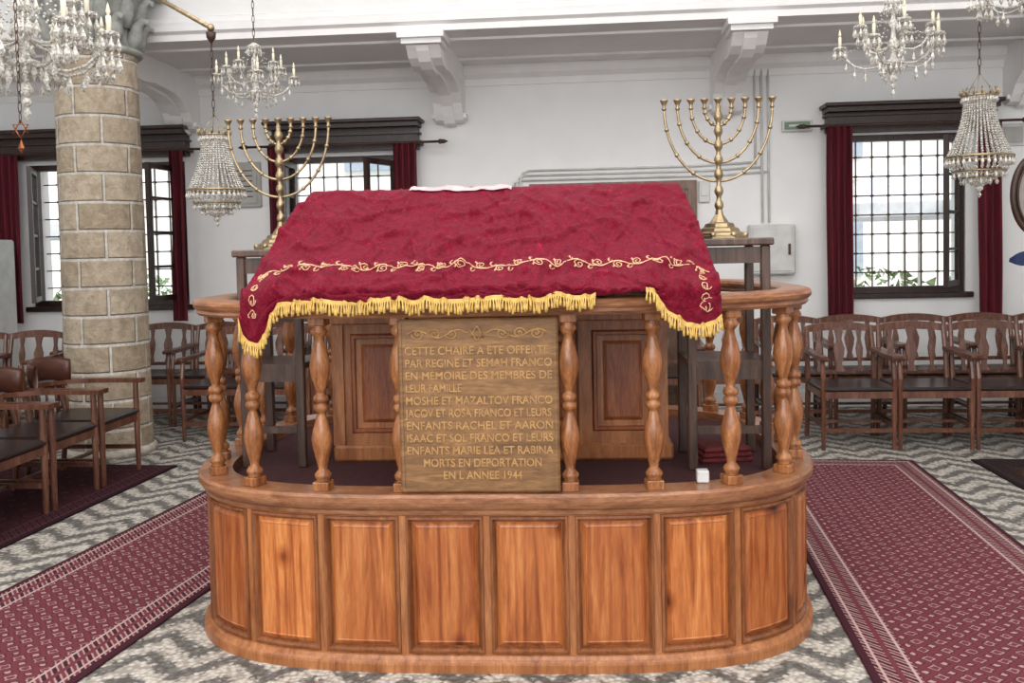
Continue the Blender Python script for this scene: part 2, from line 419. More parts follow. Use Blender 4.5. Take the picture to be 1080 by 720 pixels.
m.box(1.80,1.92,YB-.058,YB-.055,2.59,2.61,0)
m.build('exit_sign',[GREYM,SIGNG])
m=MB(); m.box(3.68,3.90,YB-.02,YB,2.36,2.56,0,None,.005); m.box(3.71,3.87,YB-.03,YB-.02,2.39,2.53,1); m.build('wall_plaque',[GREYM,MARB])
m=MB(); m.box(-3.62,-3.2,YB-.03,YB,1.98,2.42,0,None,.01); m.box(-3.58,-3.24,YB-.04,YB-.03,2.02,2.38); 
for q in range(6): m.box(-3.54,-3.28,YB-.043,YB-.04,2.08+q*.05,2.09+q*.05,1)
m.build('marble_memorial_tablet',[MARB,IRON])
m=MB(); m.box(-5.85,-5.46,YB-.80,YB-.45,0,1.71,0,None,.02)
m.box(-5.80,-5.50,YB-.81,YB-.80,1.40,1.64,1)
for q in range(8): m.box(-5.8,-5.50,YB-.82,YB-.81,1.41+q*.03,1.42+q*.03,0)
m.box(-5.8,-5.50,YB-.81,YB-.80,.15,1.3,0,None,.004)
m.build('air_conditioner',[GREYM,IRON])

# oval framed mirror on stand with blue ribbon at the right
o=empty('oval_mirror_stand',(2.80,6.27,0)); m=MB()
m.tube([(.155*math.sin(2*pi*i/40),0,1.79+.25*math.cos(2*pi*i/40)) for i in range(41)],.02,8,0)
m.tube([(.13*math.sin(2*pi*i/40),-.012,1.79+.22*math.cos(2*pi*i/40)) for i in range(41)],.008,6,0)
m.add([(0,0,1.79)]+[(.15*math.sin(2*pi*i/40),0,1.79+.245*math.cos(2*pi*i/40)) for i in range(40)],[(0,1+i,1+(i+1)%40) for i in range(40)],1)
m.lathe([(.14,0),(.14,.02),(.05,.05),(.02,.10),(.018,.6),(.03,.64),(.018,.68),(.016,1.3),(.028,1.34),(.016,1.38),(.014,1.54)],14,0)
m.build('frame',[DARKW,plain('mirror_backing',C8(150,142,134),.3,.3)],parent=o)
m=MB()
for s in (-1,1):
    vs=[];n=10
    for i in range(n+1):
        u=i/n; x=s*u*.19; w=.012+.035*math.sin(pi*min(1,u*1.05)); y=-.03-.02*math.sin(u*6)
        vs+=[(x,y,1.40-w-.02*u),(x,y-.01,1.40+w-.02*u)]
    m.add(vs,[(2*i,2*i+1,2*i+3,2*i+2) for i in range(n)],0,True)
    m.tube([(0,-.03,1.39),(s*.05,-.035,1.34),(s*.07,-.03,1.27)],[.012,.014,.008],6)
m.ball((0,-.035,1.40),.02); m.build('blue_ribbon',[BLUE],parent=o)

# carpets
def carpet(name,cx,cy,w,l,rot,mat,z=0.):
    m=MB(); m.box(-w/2,w/2,-l/2,l/2,.001,.012,0,None,.004); m.build(name,[mat],(cx,cy,z),(0,0,rot))
FLD,MOT,DRK,LGT=C8(108,54,62),C8(172,138,136),C8(66,34,42),C8(180,152,148)
carpet('carpet_runner',1.47,3.4,1.08,6.6,-.045,carpetmat('carpet_bokhara',1.08,6.6,FLD,MOT,DRK,LGT,.075))
carpet('carpet_runner',-2.28,3.6,.94,6.4,-.11,carpetmat('carpet_bokhara_b',.94,6.4,FLD,MOT,DRK,LGT,.075))
carpet('dark_floor_rug',-4.17,4.6,2.1,4.0,-.05,carpetmat('carpet_dark',2.1,4.0,C8(60,30,36),C8(78,44,50),C8(40,22,28),C8(80,50,54),.2))
carpet('dark_floor_rug',3.3,6.3,1.5,.8,0,carpetmat('carpet_dark_b',1.5,.8,C8(50,38,38),C8(66,50,50),C8(38,28,30),C8(60,50,50),.2))

# ------------------------------------------------------------------ BIMAH
A_,B_,N_=1.245,.95,3.5
ZR=-.018   # rim height adjustment
Mn=4000; P=[]
for i in range(Mn+1):
    th=-pi/2+2*pi*i/Mn; c,s=math.cos(th),math.sin(th)
    P.append((A_*math.copysign(abs(c)**(2/N_),c),B_*math.copysign(abs(s)**(2/N_),s)))
P[0]=(0,-B_);P[-1]=(0,-B_)
Sx=[0.]
for i in range(Mn): Sx.append(Sx[-1]+math.hypot(P[i+1][0]-P[i][0],P[i+1][1]-P[i][1]))
L=Sx[-1]
def Cv0(s):
    s%=L; i=min(Mn-1,bisect.bisect_right(Sx,s)-1); u=(s-Sx[i])/max(1e-9,Sx[i+1]-Sx[i])
    return P[i][0]+(P[i+1][0]-P[i][0])*u,P[i][1]+(P[i+1][1]-P[i][1])*u
def Cv(s,off=0.):
    x,y=Cv0(s); a=Cv0(s-.02); b=Cv0(s+.02); tx,ty=b[0]-a[0],b[1]-a[1]; l=math.hypot(tx,ty)
    return x+off*ty/l,y-off*tx/l,math.atan2(ty,tx)
def frontY(x,off=0.):
    return -(B_+off)*max(0.,1-abs(x/(A_+off))**N_)**(1/N_)
BL=(-.405,4.27,0); BR=(0,0,math.radians(1.5))
BMX=Matrix.Translation(BL)@R(BR[2],'Z')
BIM=empty('synagogue_bimah',BL,BR)
def sweep(m,prof,s0,s1,n,mi=0,closed=False,smooth=False):
    k=len(prof); vs=[];fs=[]; cnt=n if closed else n+1
    for i in range(cnt):
        s=s0+(s1-s0)*i/n
        for off,z in prof: x,y,_=Cv(s,off); vs.append((x,y,z))
    for i in range(n):
        j=(i+1)%cnt
        for q in range(k):
            r=(q+1)%k; fs.append((i*k+q,j*k+q,j*k+r,i*k+r))
    if not closed: fs+=[tuple(reversed(range(k))),tuple(range(n*k,n*k+k))]
    m.add(vs,fs,mi,smooth)
m=MB(); sweep(m,[(0,.060),(.012,.056),(.018,.045),(.028,.038),(.030,.030),(.030,0),(-.03,0),(-.03,.06)],0,L,260,0,True); m.build('plinth',[STILE],parent=BIM)
m=MB(); sweep(m,[(o_,z_+ZR) for o_,z_ in [(0,.580),(.008,.585),(.010,.600),(.022,.610),(.030,.622),(.034,.634),(.034,.652),(.026,.662),(-.10,.662),(-.10,.60),(-.02,.58)]],0,L,260,0,True); m.build('rim_moulding',[RAILW],parent=BIM)
m=MB(); n=160; vs=[]
for z in (.565,.605):
    for i in range(n): x,y,_=Cv(L*i/n,-.06); vs.append((x,y,z))
fs=[tuple(reversed(range(n))),tuple(range(n,2*n))]+[(i,(i+1)%n,n+(i+1)%n,n+i) for i in range(n)]
m.add(vs,fs); m.build('platform_carpet',[plain('platform_carpet',C8(64,24,28),.95,0,.25,30)],parent=BIM)
# panels
K=round(L/.305); step=L/K; s00=-.020
vs=[];fs=[];mi=[];tone=[]
z0,z1=.05,.59+ZR; NS=6
ring=[(0,0),(.012,0),(.014,.007),(.022,.008),(.028,-.002),(.032,-.012),(.036,-.012),(.050,-.001),(.053,.0),(.056,-.0025)]
MWOOD=wood('wood_moulding',C8(100,54,28),C8(132,78,44),C8(154,96,58),(6,6,1),.3)
for k in range(K):
    sa=s00+k*step; tv=random.random(); base=len(vs)
    for (tt,off) in ring:
        for zz,rev in ((z0+tt,False),(z1-tt,True)):
            for i in range(NS+1):
                u=i/NS if not rev else 1-i/NS
                s=sa+tt+(step-2*tt)*u; x,y,_=Cv(s,off); vs.append((x,y,zz)); tone.append(tv)
    n=2*(NS+1)
    for r in range(len(ring)-1):
        for i in range(n):
            j=(i+1)%n; fs.append((base+r*n+i,base+r*n+j,base+(r+1)*n+j,base+(r+1)*n+i)); mi.append(0 if r<1 else (2 if r<6 else 1))
    bb=base+(len(ring)-1)*n
    for i in range(NS): fs.append((bb+i,bb+i+1,bb+n-2-i,bb+n-1-i)); mi.append(1)
me=bpy.data.meshes.new('raised_panels'); me.from_pydata(vs,[],fs)
for mm in (STILE,PANEL,MWOOD): me.materials.append(mm)
me.polygons.foreach_set('material_index',mi)
at=me.attributes.new('tone','FLOAT','POINT'); at.data.foreach_set('value',tone); me.update()
place('raised_panels',me,parent=BIM)
m=MB(); sweep(m,[(-.02,.02),(-.02,.58),(-.04,.58),(-.04,.02)],0,L,200,0,True); m.build('inner_shell',[STILE],parent=BIM)
g=.5
m=MB(); sweep(m,[(.012,1.275),(.022,1.285),(.018,1.295),(.030,1.305),(.034,1.318),(.028,1.330),(.010,1.336),(-.08,1.336),(-.098,1.330),(-.104,1.318),(-.1,1.305),(-.088,1.295),(-.09,1.285),(-.08,1.275)],-L/2+g,L/2-g,260,0,False)
m.build('top_rail',[RAILW],parent=BIM)
bp=[(.030,.055),(.022,.065),(.030,.08),(.031,.095),(.024,.11),(.016,.125),(.019,.15),(.027,.20),(.035,.255),(.038,.30),(.034,.345),(.024,.40),(.016,.44),(.015,.452),(.025,.462),(.029,.48),(.025,.498),(.017,.505),(.025,.512),(.029,.53),(.025,.548),(.015,.558),(.016,.57),(.024,.61),(.034,.665),(.038,.71),(.035,.755),(.027,.81),(.019,.85),(.016,.88),(.024,.895),(.031,.91),(.030,.925),(.022,.94),(.030,.95)]
ZB=.660+ZR; HB=1.278-ZB
m=MB()
for k in range(K):
    s=s00+k*step
    ss=(s+L/2)%L-L/2
    if k==0 or abs(ss)>L/2-g+.02: continue
    x,y,a=Cv(s,-.035)
    M=T((x,y,ZB))@R(a,'Z')
    m.lathe([(r,h*HB) for r,h in bp],16,0,M)
    m.box(-.031,.031,-.031,.031,0,.055*HB,0,M,.004); m.box(-.031,.031,-.031,.031,.95*HB,HB,0,M,.004)
m.build('turned_balusters',[BALW],parent=BIM)
m=MB(); m.box(-.5,.5,1.0,1.65,0,.2,0,None,.01); m.box(-.5,.5,1.0,1.35,.2,.4,0,None,.01); m.build('steps',[STILE],parent=BIM)
# plaque
pl=empty('dedication_plaque',BL,BR)
m=MB(); cx=-.037; px0,px1,pz0,pz1=cx-.285,cx+.285,ZB+.004,1.268; py=-(B_+.008)
m.box(px0,px1,py,py+.035,pz0,pz1,0,None,.006)
for (a,b,c,dd) in ((px0+.008,px1-.008,pz0+.01,pz0+.018),(px0+.008,px1-.008,pz1-.018,pz1-.01),(px0+.008,px0+.016,pz0+.018,pz1-.018),(px1-.016,px1-.008,pz0+.018,pz1-.018)):
    m.box(a,b,py-.004,py,c,dd,0)
cz=1.215
for s in (-1,1):
    for q in range(3):
        x0=cx+s*(.06+q*.06)
        pts=[(x0+s*(.03+.024*(1-i/16)*math.cos(i/16*3.2*pi)),py-.002,cz+.02*(1-i/18)*math.sin(i/16*3.2*pi)*(1 if q%2 else -1)) for i in range(17)]
        m.tube(pts,.0028,5,1)
    m.tube([(cx+s*(.03+.22*i/20),py-.002,cz+.014*math.sin(i/20*3*pi)) for i in range(21)],.0028,5,1)
for rot in (0,pi):
    m.tube([(cx+.028*math.sin(rot+i*2*pi/3),py-.002,cz+.028*math.cos(rot+i*2*pi/3)) for i in (0,1,2,3)],.003,5,1)
m.build('board',[PLAQ,LETTER],parent=pl)
lines=["CETTE CHAIRE A ETE OFFERTE","PAR REGINE ET SEMAH FRANCO","EN MEMOIRE DES MEMBRES DE","LEUR FAMILLE","MOSHE ET MAZALTOV FRANCO","JACOV ET ROSA FRANCO ET LEURS","ENFANTS RACHEL ET AARON","ISAAC ET SOL FRANCO ET LEURS","ENFANTS MARIE LEA ET RABINA","MORTS EN DEPORTATION","EN L ANNEE 1944"]
wd=[.51,.52,.52,.20,.52,.52,.52,.52,.52,.42,.28]
for i,(tx,w) in enumerate(zip(lines,wd)):
    al='LEFT' if i<9 else 'CENTER'
    text(tx,((px0+.025) if i<9 else cx+.01,py-.0005,1.142-i*.0445),.040,LETTER,pl,w,.0025,align=al,bold=.014)

# lectern
lec=empty('reading_lectern',BL,BR)
m=MB(); zf=.606; LY=-.24
m.box(-.72,.70,LY,LY+.44,zf,1.70,0)
m.box(-.74,.72,LY-.025,LY+.46,zf,zf+.07,0,None,.01)
def rp(xa,xb,za,zb,y=LY):
    e=[(0,0),(.008,-.012),(.02,-.012),(.026,.008),(.034,.008),(.06,-.008),(.065,-.009)]
    vs=[];fs=[]
    for t_,o in e: vs+=[(xa+t_,y+o,za+t_),(xb-t_,y+o,za+t_),(xb-t_,y+o,zb-t_),(xa+t_,y+o,zb-t_)]
    for r in range(len(e)-1):
        for i in range(4): j=(i+1)%4; fs.append((r*4+i,r*4+j,r*4+4+j,r*4+4+i))
    q=(len(e)-1)*4; fs.append((q,q+1,q+2,q+3)); m.add(vs,fs,1)
for xa,xb in ((-.66,-.38),(-.32,-.04),(.04,.32),(.38,.64)): rp(xa,xb,zf+.12,1.16)
for x in (-.72,-.355,-.005,.345,.67): m.box(x-.02,x+.03,LY-.015,LY,zf+.07,1.26)
m.box(-.74,.72,LY-.025,LY,1.20,1.25,0,None,.006)
m.prism([(-.85,1.337),(-.85,1.352),(LY-.025,1.738),(LY+.46,1.738),(LY+.46,1.62),(LY,1.62)],-.76,.70,0)
PANEL2=wood('wood_lectern_panel',C8(110,54,28),C8(146,80,44),C8(168,100,58),(8,8,1),.36)
m.build('cabinet',[STILE,PANEL2],parent=lec)

# cloth
hem=[(-.885,1.235),(-.87,1.175),(-.845,1.148),(-.815,1.152),(-.79,1.195),(-.765,1.27),(-.74,1.312),(-.6,1.318),(0,1.322),(.33,1.322),(.365,1.330),(.385,1.340),(.55,1.340),(.575,1.325),(.63,1.25),(.69,1.205),(.75,1.195),(.79,1.21),(.82,1.24)]
def hz(x):
    for i in range(len(hem)-1):
        if x<=hem[i+1][0]:
            u=max(0,(x-hem[i][0])/(hem[i+1][0]-hem[i][0])); return hem[i][1]+(hem[i+1][1]-hem[i][1])*u
    return hem[-1][1]
XA,XB=-.885,.815; RA,RB=-.795,.755
def S0(s,t):
    xr=lerp(RA,RB,s); xh=lerp(XA,XB,s); yr=frontY(xh,.034)
    T_=[0,.13,.35,.86,1.]
    pts=[(xr,LY+.50,1.50),(xr,LY+.475,1.765),(xr,LY-.03,1.768),(xh,yr-.012,1.358),(xh,yr-.022,min(1.352,hz(xh)))]
    t=min(1,max(0,t))
    for i in range(4):
        if t<=T_[i+1]:
            u=(t-T_[i])/(T_[i+1]-T_[i]); a,b=pts[i],pts[i+1]
            p=[lerp(a[q],b[q],u) for q in range(3)]
            if i==2: p[2]+= .006*math.sin(pi*u)
            return p
    return list(pts[-1])
def S(s,t):
    acc=Vector((0,0,0)); ww=0
    for d,w in ((-.02,1),(-.01,2),(0,3),(.01,2),(.02,1)):
        if t+d>1 or t+d<0: continue
        acc+=Vector(S0(s,t+d))*w; ww+=w
    p=acc/ww
    x=p.x
    n1=noise.noise(Vector((x*4.5,t*5,1.3))); n2=noise.noise(Vector((x*10+t*7,t*9,4.2))); n3=noise.noise(Vector((x*24,t*28,9)))
    q1=noise.noise(Vector((x*5+t*5,t*8-x*2,7.7))); q2=noise.noise(Vector((x*9-t*6,t*7+x*3,2.2))); q3=noise.noise(Vector((x*14+t*9,t*11-x*6,5.1)))
    cr=max(0,1-abs(q1)*7)*.020+max(0,1-abs(q2)*8)*.014+max(0,1-abs(q3)*8)*.007
    d=.010*abs(n1)+.012*(n2+.4)+.006*(n3+.5)+cr
    low=max(0,(t-.45)/.55)
    d+=.010*low*(1+math.sin(x*34+3*n1*2+t*3))
    le=max(0,1-s/.28)*max(0,(t-.42)/.58)**.7 if t>.42 else 0
    d+=.024*le*(1+math.sin((x*30+t*15)))
    re=max(0,1-(1-s)/.2)*max(0,(t-.42)/.58)**.8 if t>.42 else 0
    d+=.020*re*(1+math.sin(x*45-t*14))
    amp=.35+.65*min(1,max(0,(t-.34)/.12))
    if t>.36: p+=Vector((0,-.78,.5))*d*amp
    elif t>.12: p.z+=d*.30
    else: p.y+=d
    return p
NSs,NTt=300,140
vs=[tuple(S(i/NSs,j/NTt)) for j in range(NTt+1) for i in range(NSs+1)]
fs=[(j*(NSs+1)+i,(j+1)*(NSs+1)+i,(j+1)*(NSs+1)+i+1,j*(NSs+1)+i+1) for j in range(NTt) for i in range(NSs)]
CL=empty('velvet_lectern_cover',BL,BR)
m=MB(); m.add(vs,fs,0,True); cl=m.build('velvet_cloth',[VELVET],parent=CL)
md=cl.modifiers.new('thick','SOLIDIFY'); md.thickness=.005; md.offset=1
def SN(s,t,off=.006):
    p=S(s,t); a=S(s+.003,t)-p; b=S(s,t+.006)-p if t<.99 else p-S(s,t-.006); n=b.cross(a)
    if n.y>0: n=-n
    return p+n.normalized()*off
m=MB(); W_=1.66; SL=1.30
def emb(xm,v):
    s=xm/W_; edge=max(0,.10-s)/.10+max(0,(s-.90))/.10
    t=.765+v/SL+.055*edge
    return tuple(SN(min(.995,max(.005,s)),t,.008))
xm=.03; per=.070; k=0
while xm<W_-.08:
    sg=1 if k%2 else -1
    m.tube([emb(xm+per*i/8,sg*.012*math.sin(pi*i/8)) for i in range(9)],.0022,4)
    m.tube([emb(xm+per*.5+ (.004+.016*(1-i/14))*math.cos(.6+i/14*3.4*pi), -sg*.006+ (.004+.015*(1-i/14))*math.sin(.6+i/14*3.4*pi)*sg) for i in range(15)],.0021,4)
    m.tube([emb(xm+per*.1+.010*math.cos(i/8*1.5*pi),sg*.017+.009*math.sin(i/8*1.5*pi)) for i in range(9)],.0018,4)
    m.bead(emb(xm,sg*.016),.005); m.bead(emb(xm+per*.25,-sg*.018),.0045); m.bead(emb(xm+.02,-sg*.013),.0045)
    xm+=per; k+=1
for q in range(5):
    m.tube([tuple(SN(.966+.012*math.cos(i/12*3*pi)*(1-i/16),.80+q*.034+.012*math.sin(i/12*3*pi),.008)) for i in range(13)],.002,4)
for q in range(3):
    m.tube([tuple(SN(.03+.010*math.cos(i/12*3*pi)*(1-i/16),.85+q*.034+.012*math.sin(i/12*3*pi),.008)) for i in range(13)],.002,4)
m.build('gold_embroidery',[PINKG],parent=CL)
m=MB()
pts=[S(i/600,1.0) for i in range(601)]
band=[p+Vector((0,-.008,0)) for p in pts]
vs=[];fs=[]
for i,p in enumerate(band): vs+=[(p.x,p.y-.002,p.z+.012),(p.x,p.y-.004,p.z-.004)]
for i in range(600):
    if .38<band[i].x<.55: continue
    fs.append((2*i,2*i+1,2*i+3,2*i+2))
m.add(vs,fs,0)
acc=0
for i in range(1,601):
    acc+=(band[i]-band[i-1]).length
    if acc>.0085:
        acc=0; p=band[i]
        if .38<p.x<.55: continue
        ln=.038+.006*math.sin(i*.8)
        q=.004*math.sin(i*1.7)
        m.tube([(p.x,p.y-.003,p.z),(p.x+q*.5,p.y-.006,p.z-ln*.35),(p.x+q,p.y-.007,p.z-ln*.7),(p.x+q,p.y-.007,p.z-ln)],[.0035,.003,.005,.0048],5,0)
m.build('gold_fringe',[GOLD],parent=CL)
m=MB()
vsx=[]
for i in range(31):
    s=.275+.275*i/30
    p1=S(s,.352); p2=S(s,.375)
    vsx+=[(p1.x,p1.y-.012,p1.z+.010),(p2.x,p2.y-.014,p2.z+.008)]
m.add(vsx,[(2*i,2*i+1,2*i+3,2*i+2) for i in range(30)],0); m.build('white_band',[plain('white_cloth',C8(205,170,172),.8)],parent=CL)

# menorah stands
def stand(x0,x1,y0,y1,ztop,name='menorah_stand'):
    o=empty(name,BL,BR); m=MB(); p=.036
    for x in (x0,x1-p):
        for y in (y0,y1-p): m.box(x,x+p,y,y+p,.606,ztop-.03,0,None,.004)
    m.box(x0-.012,x1+.012,y0-.02,y1+.02,ztop-.03,ztop,0,None,.006)
    m.box(x0+p,x1-p,y0+.01,y0+.03,ztop-.10,ztop-.035); m.box(x0+.01,x0+.03,y0+p,y1-p,ztop-.10,ztop-.035); m.box(x1-.03,x1-.01,y0+p,y1-p,ztop-.10,ztop-.035)
    m.box(x0+.005,x1-.005,y0+.005,y1-.005,1.02,1.045); m.box(x0+p,x1-p,y0+.008,y0+.028,.97,1.02)
    m.box(x0+p,x1-p,y0+.01,y0+.03,.75,.78); m.box(x0+p,x1-p,y1-.03,y1-.01,1.2,1.24)
    m.build('frame',[MIDW],parent=o)
stand(.76,1.09,-.46,-.08,1.535); stand(-1.11,-.835,-.36,0,1.53)

def menorah(lx,ly,z,R_,Hh):
    o=empty('brass_menorah',(0,0,0),BR)
    o.location=BMX@Vector((lx,ly,z))
    m=MB()
    m.lathe([(.118,0),(.118,.010),(.108,.014),(.106,.022),(.086,.030),(.080,.042),(.066,.048),(.060,.062),(.040,.068),(.030,.082),(.018,.10),(.014,.12)],8,0,R(pi/8,'Z'),False)
    for i in range(8):
        a=2*pi*i/8+pi/8; m.ball((.108*math.cos(a),.108*math.sin(a),.014),.013)
    prof=[(.014,.10)]
    for kz in (.14,.20,.27,.33,.39,.45,.51):
        kz*=Hh/.585
        prof+=[(.010,kz-.022),(.016,kz-.012),(.019,kz),(.016,kz+.012),(.010,kz+.022)]
    prof+=[(.010,Hh-.03)]
    m.lathe(prof,12)
    def cup(x,zt):
        m.lathe([(.005,zt-.045),(.011,zt-.038),(.006,zt-.030),(.009,zt-.018),(.016,zt-.006),(.018,zt),(.014,zt+.001),(.009,zt-.012)],10,0,T((x,0,0)))
    cup(0,Hh)
    for k in range(1,5):
        r=R_*k/4; vz=r*1.38
        for sg in (-1,1):
            pts=[(sg*r*math.sin(pi/2*i/16),0,Hh-.035-vz*math.cos(pi/2*i/16)) for i in range(17)]
            m.tube(pts,.0056,8)
            for i in (5,9,13): m.ball(pts[i],.0098)
            cup(sg*r,Hh)
    m.build('candelabrum',[BRASS],parent=o)
menorah(.92,-.27,1.536,.222,.58); menorah(-.965,-.18,1.531,.222,.57)
m=MB()
for q in range(3): m.box(-.11+.006*q,.11-.004*q,-.09,.09,.022*q,.022*q+.020,0,None,.008)
o=m.build('folded_red_mat',[REDCL]); o.location=BMX@Vector((.92,-.25,.606)); o.rotation_euler=(0,0,.2)
m=MB(); m.box(-.022,.022,-.022,.022,0,.045,0,None,.004); o=m.build('white_note_block',[GREYM]); o.location=BMX@Vector((.765,-.81,.645)); o.rotation_euler=BR

# ------------------------------------------------------------------ CHAIRS
def chair_mesh(barrel=False):
    m=MB(); W=.27; D=.25; p=.019
    if barrel:
        W=.26
        for sx in (-1,1):
            x=sx*(W-p)
            m.tube([(x,-D,0),(x,-D,.40),(x,-D,.62)],[.017,.022,.019],8,0,False)
            m.tube([(x*.9,D+.05,0),(x*.9,D,.40),(x*.85,D+.05,.62),(x*.8,D+.07,.80)],[.018,.022,.02,.018],8,0,False)
            m.box(x-.01,x+.01,-D,D+.03,.15,.18); m.box(x-.012,x+.012,-D,D,.35,.40)
        arm=[(-W+.01,-D-.05),(-W,-D+.06),(-W-.005,-.05),(-W+.0,.10),(-W+.05,D-.02),(-W+.13,D+.06),(0,D+.10)]
        path=arm+[(-x,y) for x,y in reversed(arm[:-1])]
        vs=[];fs=[];n=len(path)
        for i,(x,y) in enumerate(path):
            a=path[max(0,i-1)]; b=path[min(n-1,i+1)]; tx,ty=b[0]-a[0],b[1]-a[1]; l=math.hypot(tx,ty); nx,ny=ty/l,-tx/l; h=.03
            for s_,zz in ((-1,.62),(1,.62),(1,.65),(-1,.65)): vs.append((x+nx*h*s_,y+ny*h*s_,zz))
        for i in range(n-1):
            for q in range(4): r=(q+1)%4; fs.append((i*4+q,i*4+4+q,i*4+4+r,i*4+r))
        fs+=[(3,2,1,0),((n-1)*4,(n-1)*4+1,(n-1)*4+2,(n-1)*4+3)]
        m.add(vs,fs,0)
        vs=[];fs=[];n=16; prof=[(.0,.66),(.028,.67),(.032,.74),(.028,.80),(.014,.825),(0,.80),(-.012,.74)]
        k=len(prof)
        for i in range(n+1):
            a=-1.15+2.3*i/n; cx_=.235*math.sin(a); cy_=D-.13+.22*math.cos(a)
            dip=.03*(abs(a)/1.15)**3
            for o_,z in prof: vs.append((cx_-o_*math.sin(a)*1.+math.sin(a)*.012,cy_-o_*math.cos(a)+.012*math.cos(a),z-dip))
        for i in range(n):
            for q in range(k): r=(q+1)%k; fs.append((i*k+q,i*k+r,(i+1)*k+r,(i+1)*k+q))
        fs+=[tuple(range(k)),tuple(reversed(range(n*k,n*k+k)))]
        m.add(vs,fs,2,True)
        for i in range(7):
            a=-1.0+2.0*i/6; cx_=.22*math.sin(a); cy_=D-.13+.21*math.cos(a); m.tube([(cx_*.9,cy_-.02,.40),(cx_,cy_,.64)],.009,6)
        m.box(-W+.03,W-.03,-D-.012,-D+.012,.35,.40); m.box(-W+.03,W-.03,D-.012,D+.012,.35,.40)
        m.box(-W+.03,W-.03,-.02,.01,.15,.17)
        m.box(-W+.005,W-.005,-D-.02,D-.01,.40,.44,1,None,.015)
        return m
    for sx in (-1,1):
        x=sx*(W-p)
        m.tube([(x,-D,0),(x,-D,.43),(x,-D-.01,.52),(x,-D+.02,.66)],[.015,.021,.019,.018],8,0,False)
        m.tube([(x,D+.05,0),(x,D-.005,.43),(x,D+.02,.66),(x*.97,D+.06,.86)],[.018,.022,.020,.018],8,0,False)
        m.prism([(-D-.05,.655),(-D-.06,.675),(-D-.03,.69),(0,.688),(D+.02,.70),(D+.02,.672),(0,.66)],x-.026,x+.026)
        m.box(x-.01,x+.01,-D,D+.03,.16,.19); m.box(x-.012,x+.012,-D,D,.38,.43)
    m.box(-W+.03,W-.03,-D-.012,-D+.012,.38,.43); m.box(-W+.03,W-.03,D-.012,D+.012,.38,.43)
    m.box(-W+.03,W-.03,-D-.01,-D+.01,.13,.16); m.box(-W+.03,W-.03,-.02,.01,.16,.18)
    m.box(-W+.005,W-.005,-D-.02,D-.01,.43,.46,1,None,.013)
    def rail(z0,z1,bow,th=.022,mi=0,hp=.03):
        vs=[];fs=[];n=14
        for i in range(n+1):
            u=-1+2*i/n; x=u*W; y=D+.055+bow*(1-u*u)
            hump=hp*(1-u*u)
            vs+=[(x,y-th/2,z0+hump*.6),(x,y+th/2,z0+hump*.6),(x,y+th/2,z1+hump),(x,y-th/2,z1+hump)]
        for i in range(n):
            for q in range(4):
                r=(q+1)%4; fs.append((i*4+q,i*4+4+q,i*4+4+r,i*4+r))
        fs+=[(3,2,1,0),(n*4,n*4+1,n*4+2,n*4+3)]
        m.add(vs,fs,mi)
    rail(.815,.865,.03,.026); rail(.49,.52,.0,.02,0,0)
    for x,k_ in ((-.155,.62),(0,1.),(.155,.62)):
        w=[.034,.018,.036,.042,.020,.026,.04]; zz=[.51,.57,.64,.69,.76,.80,.85]
        n=len(w); vs=[];fs=[]
        for a,z in zip(w,zz):
            a*=k_
            y=D+.03+(z-.5)*.12
            vs+=[(x-a,y-.007,z),(x+a,y-.007,z),(x+a,y+.007,z),(x-a,y+.007,z)]
        for i in range(n-1):
            for q in range(4): r=(q+1)%4; fs.append((i*4+q,i*4+r,i*4+4+r,i*4+4+q))
        fs+=[(3,2,1,0),tuple(range((n-1)*4,n*4))]
        m.add(vs,fs,0)
    return m
a=chair_mesh(False).build('wooden_armchair',[CHAIRW,LEATH],(1.9,7.30,0)); armd=a.data
def put(x,y,r=0): place('wooden_armchair',armd,(x,y,0),(0,0,r))
for k in range(1,6): put(1.9+.545*k,7.30)
for k in range(7): put(1.65+.545*k,8.13)
for k in range(6): put(-3.12+.545*k,7.70)
for k in range(9): put(-4.6+.545*k,8.38)
for k in range(3): put(-6.0+.545*k,7.66)
for k in range(3): put(.35+.545*k-.3,8.10)
a=chair_mesh(True).build('barrel_back_armchair',[CHAIRW,LEATH,BRLEATH],(-3.5,4.47,.012),(0,0,pi/2)); bd=a.data
for y in (5.04,5.61,6.18): place('barrel_back_armchair',bd,(-3.5,y,.012),(0,0,pi/2))
for y in (4.6,5.18,5.76,6.34): place('barrel_back_armchair',bd,(-4.6,y,.012),(0,0,pi/2))

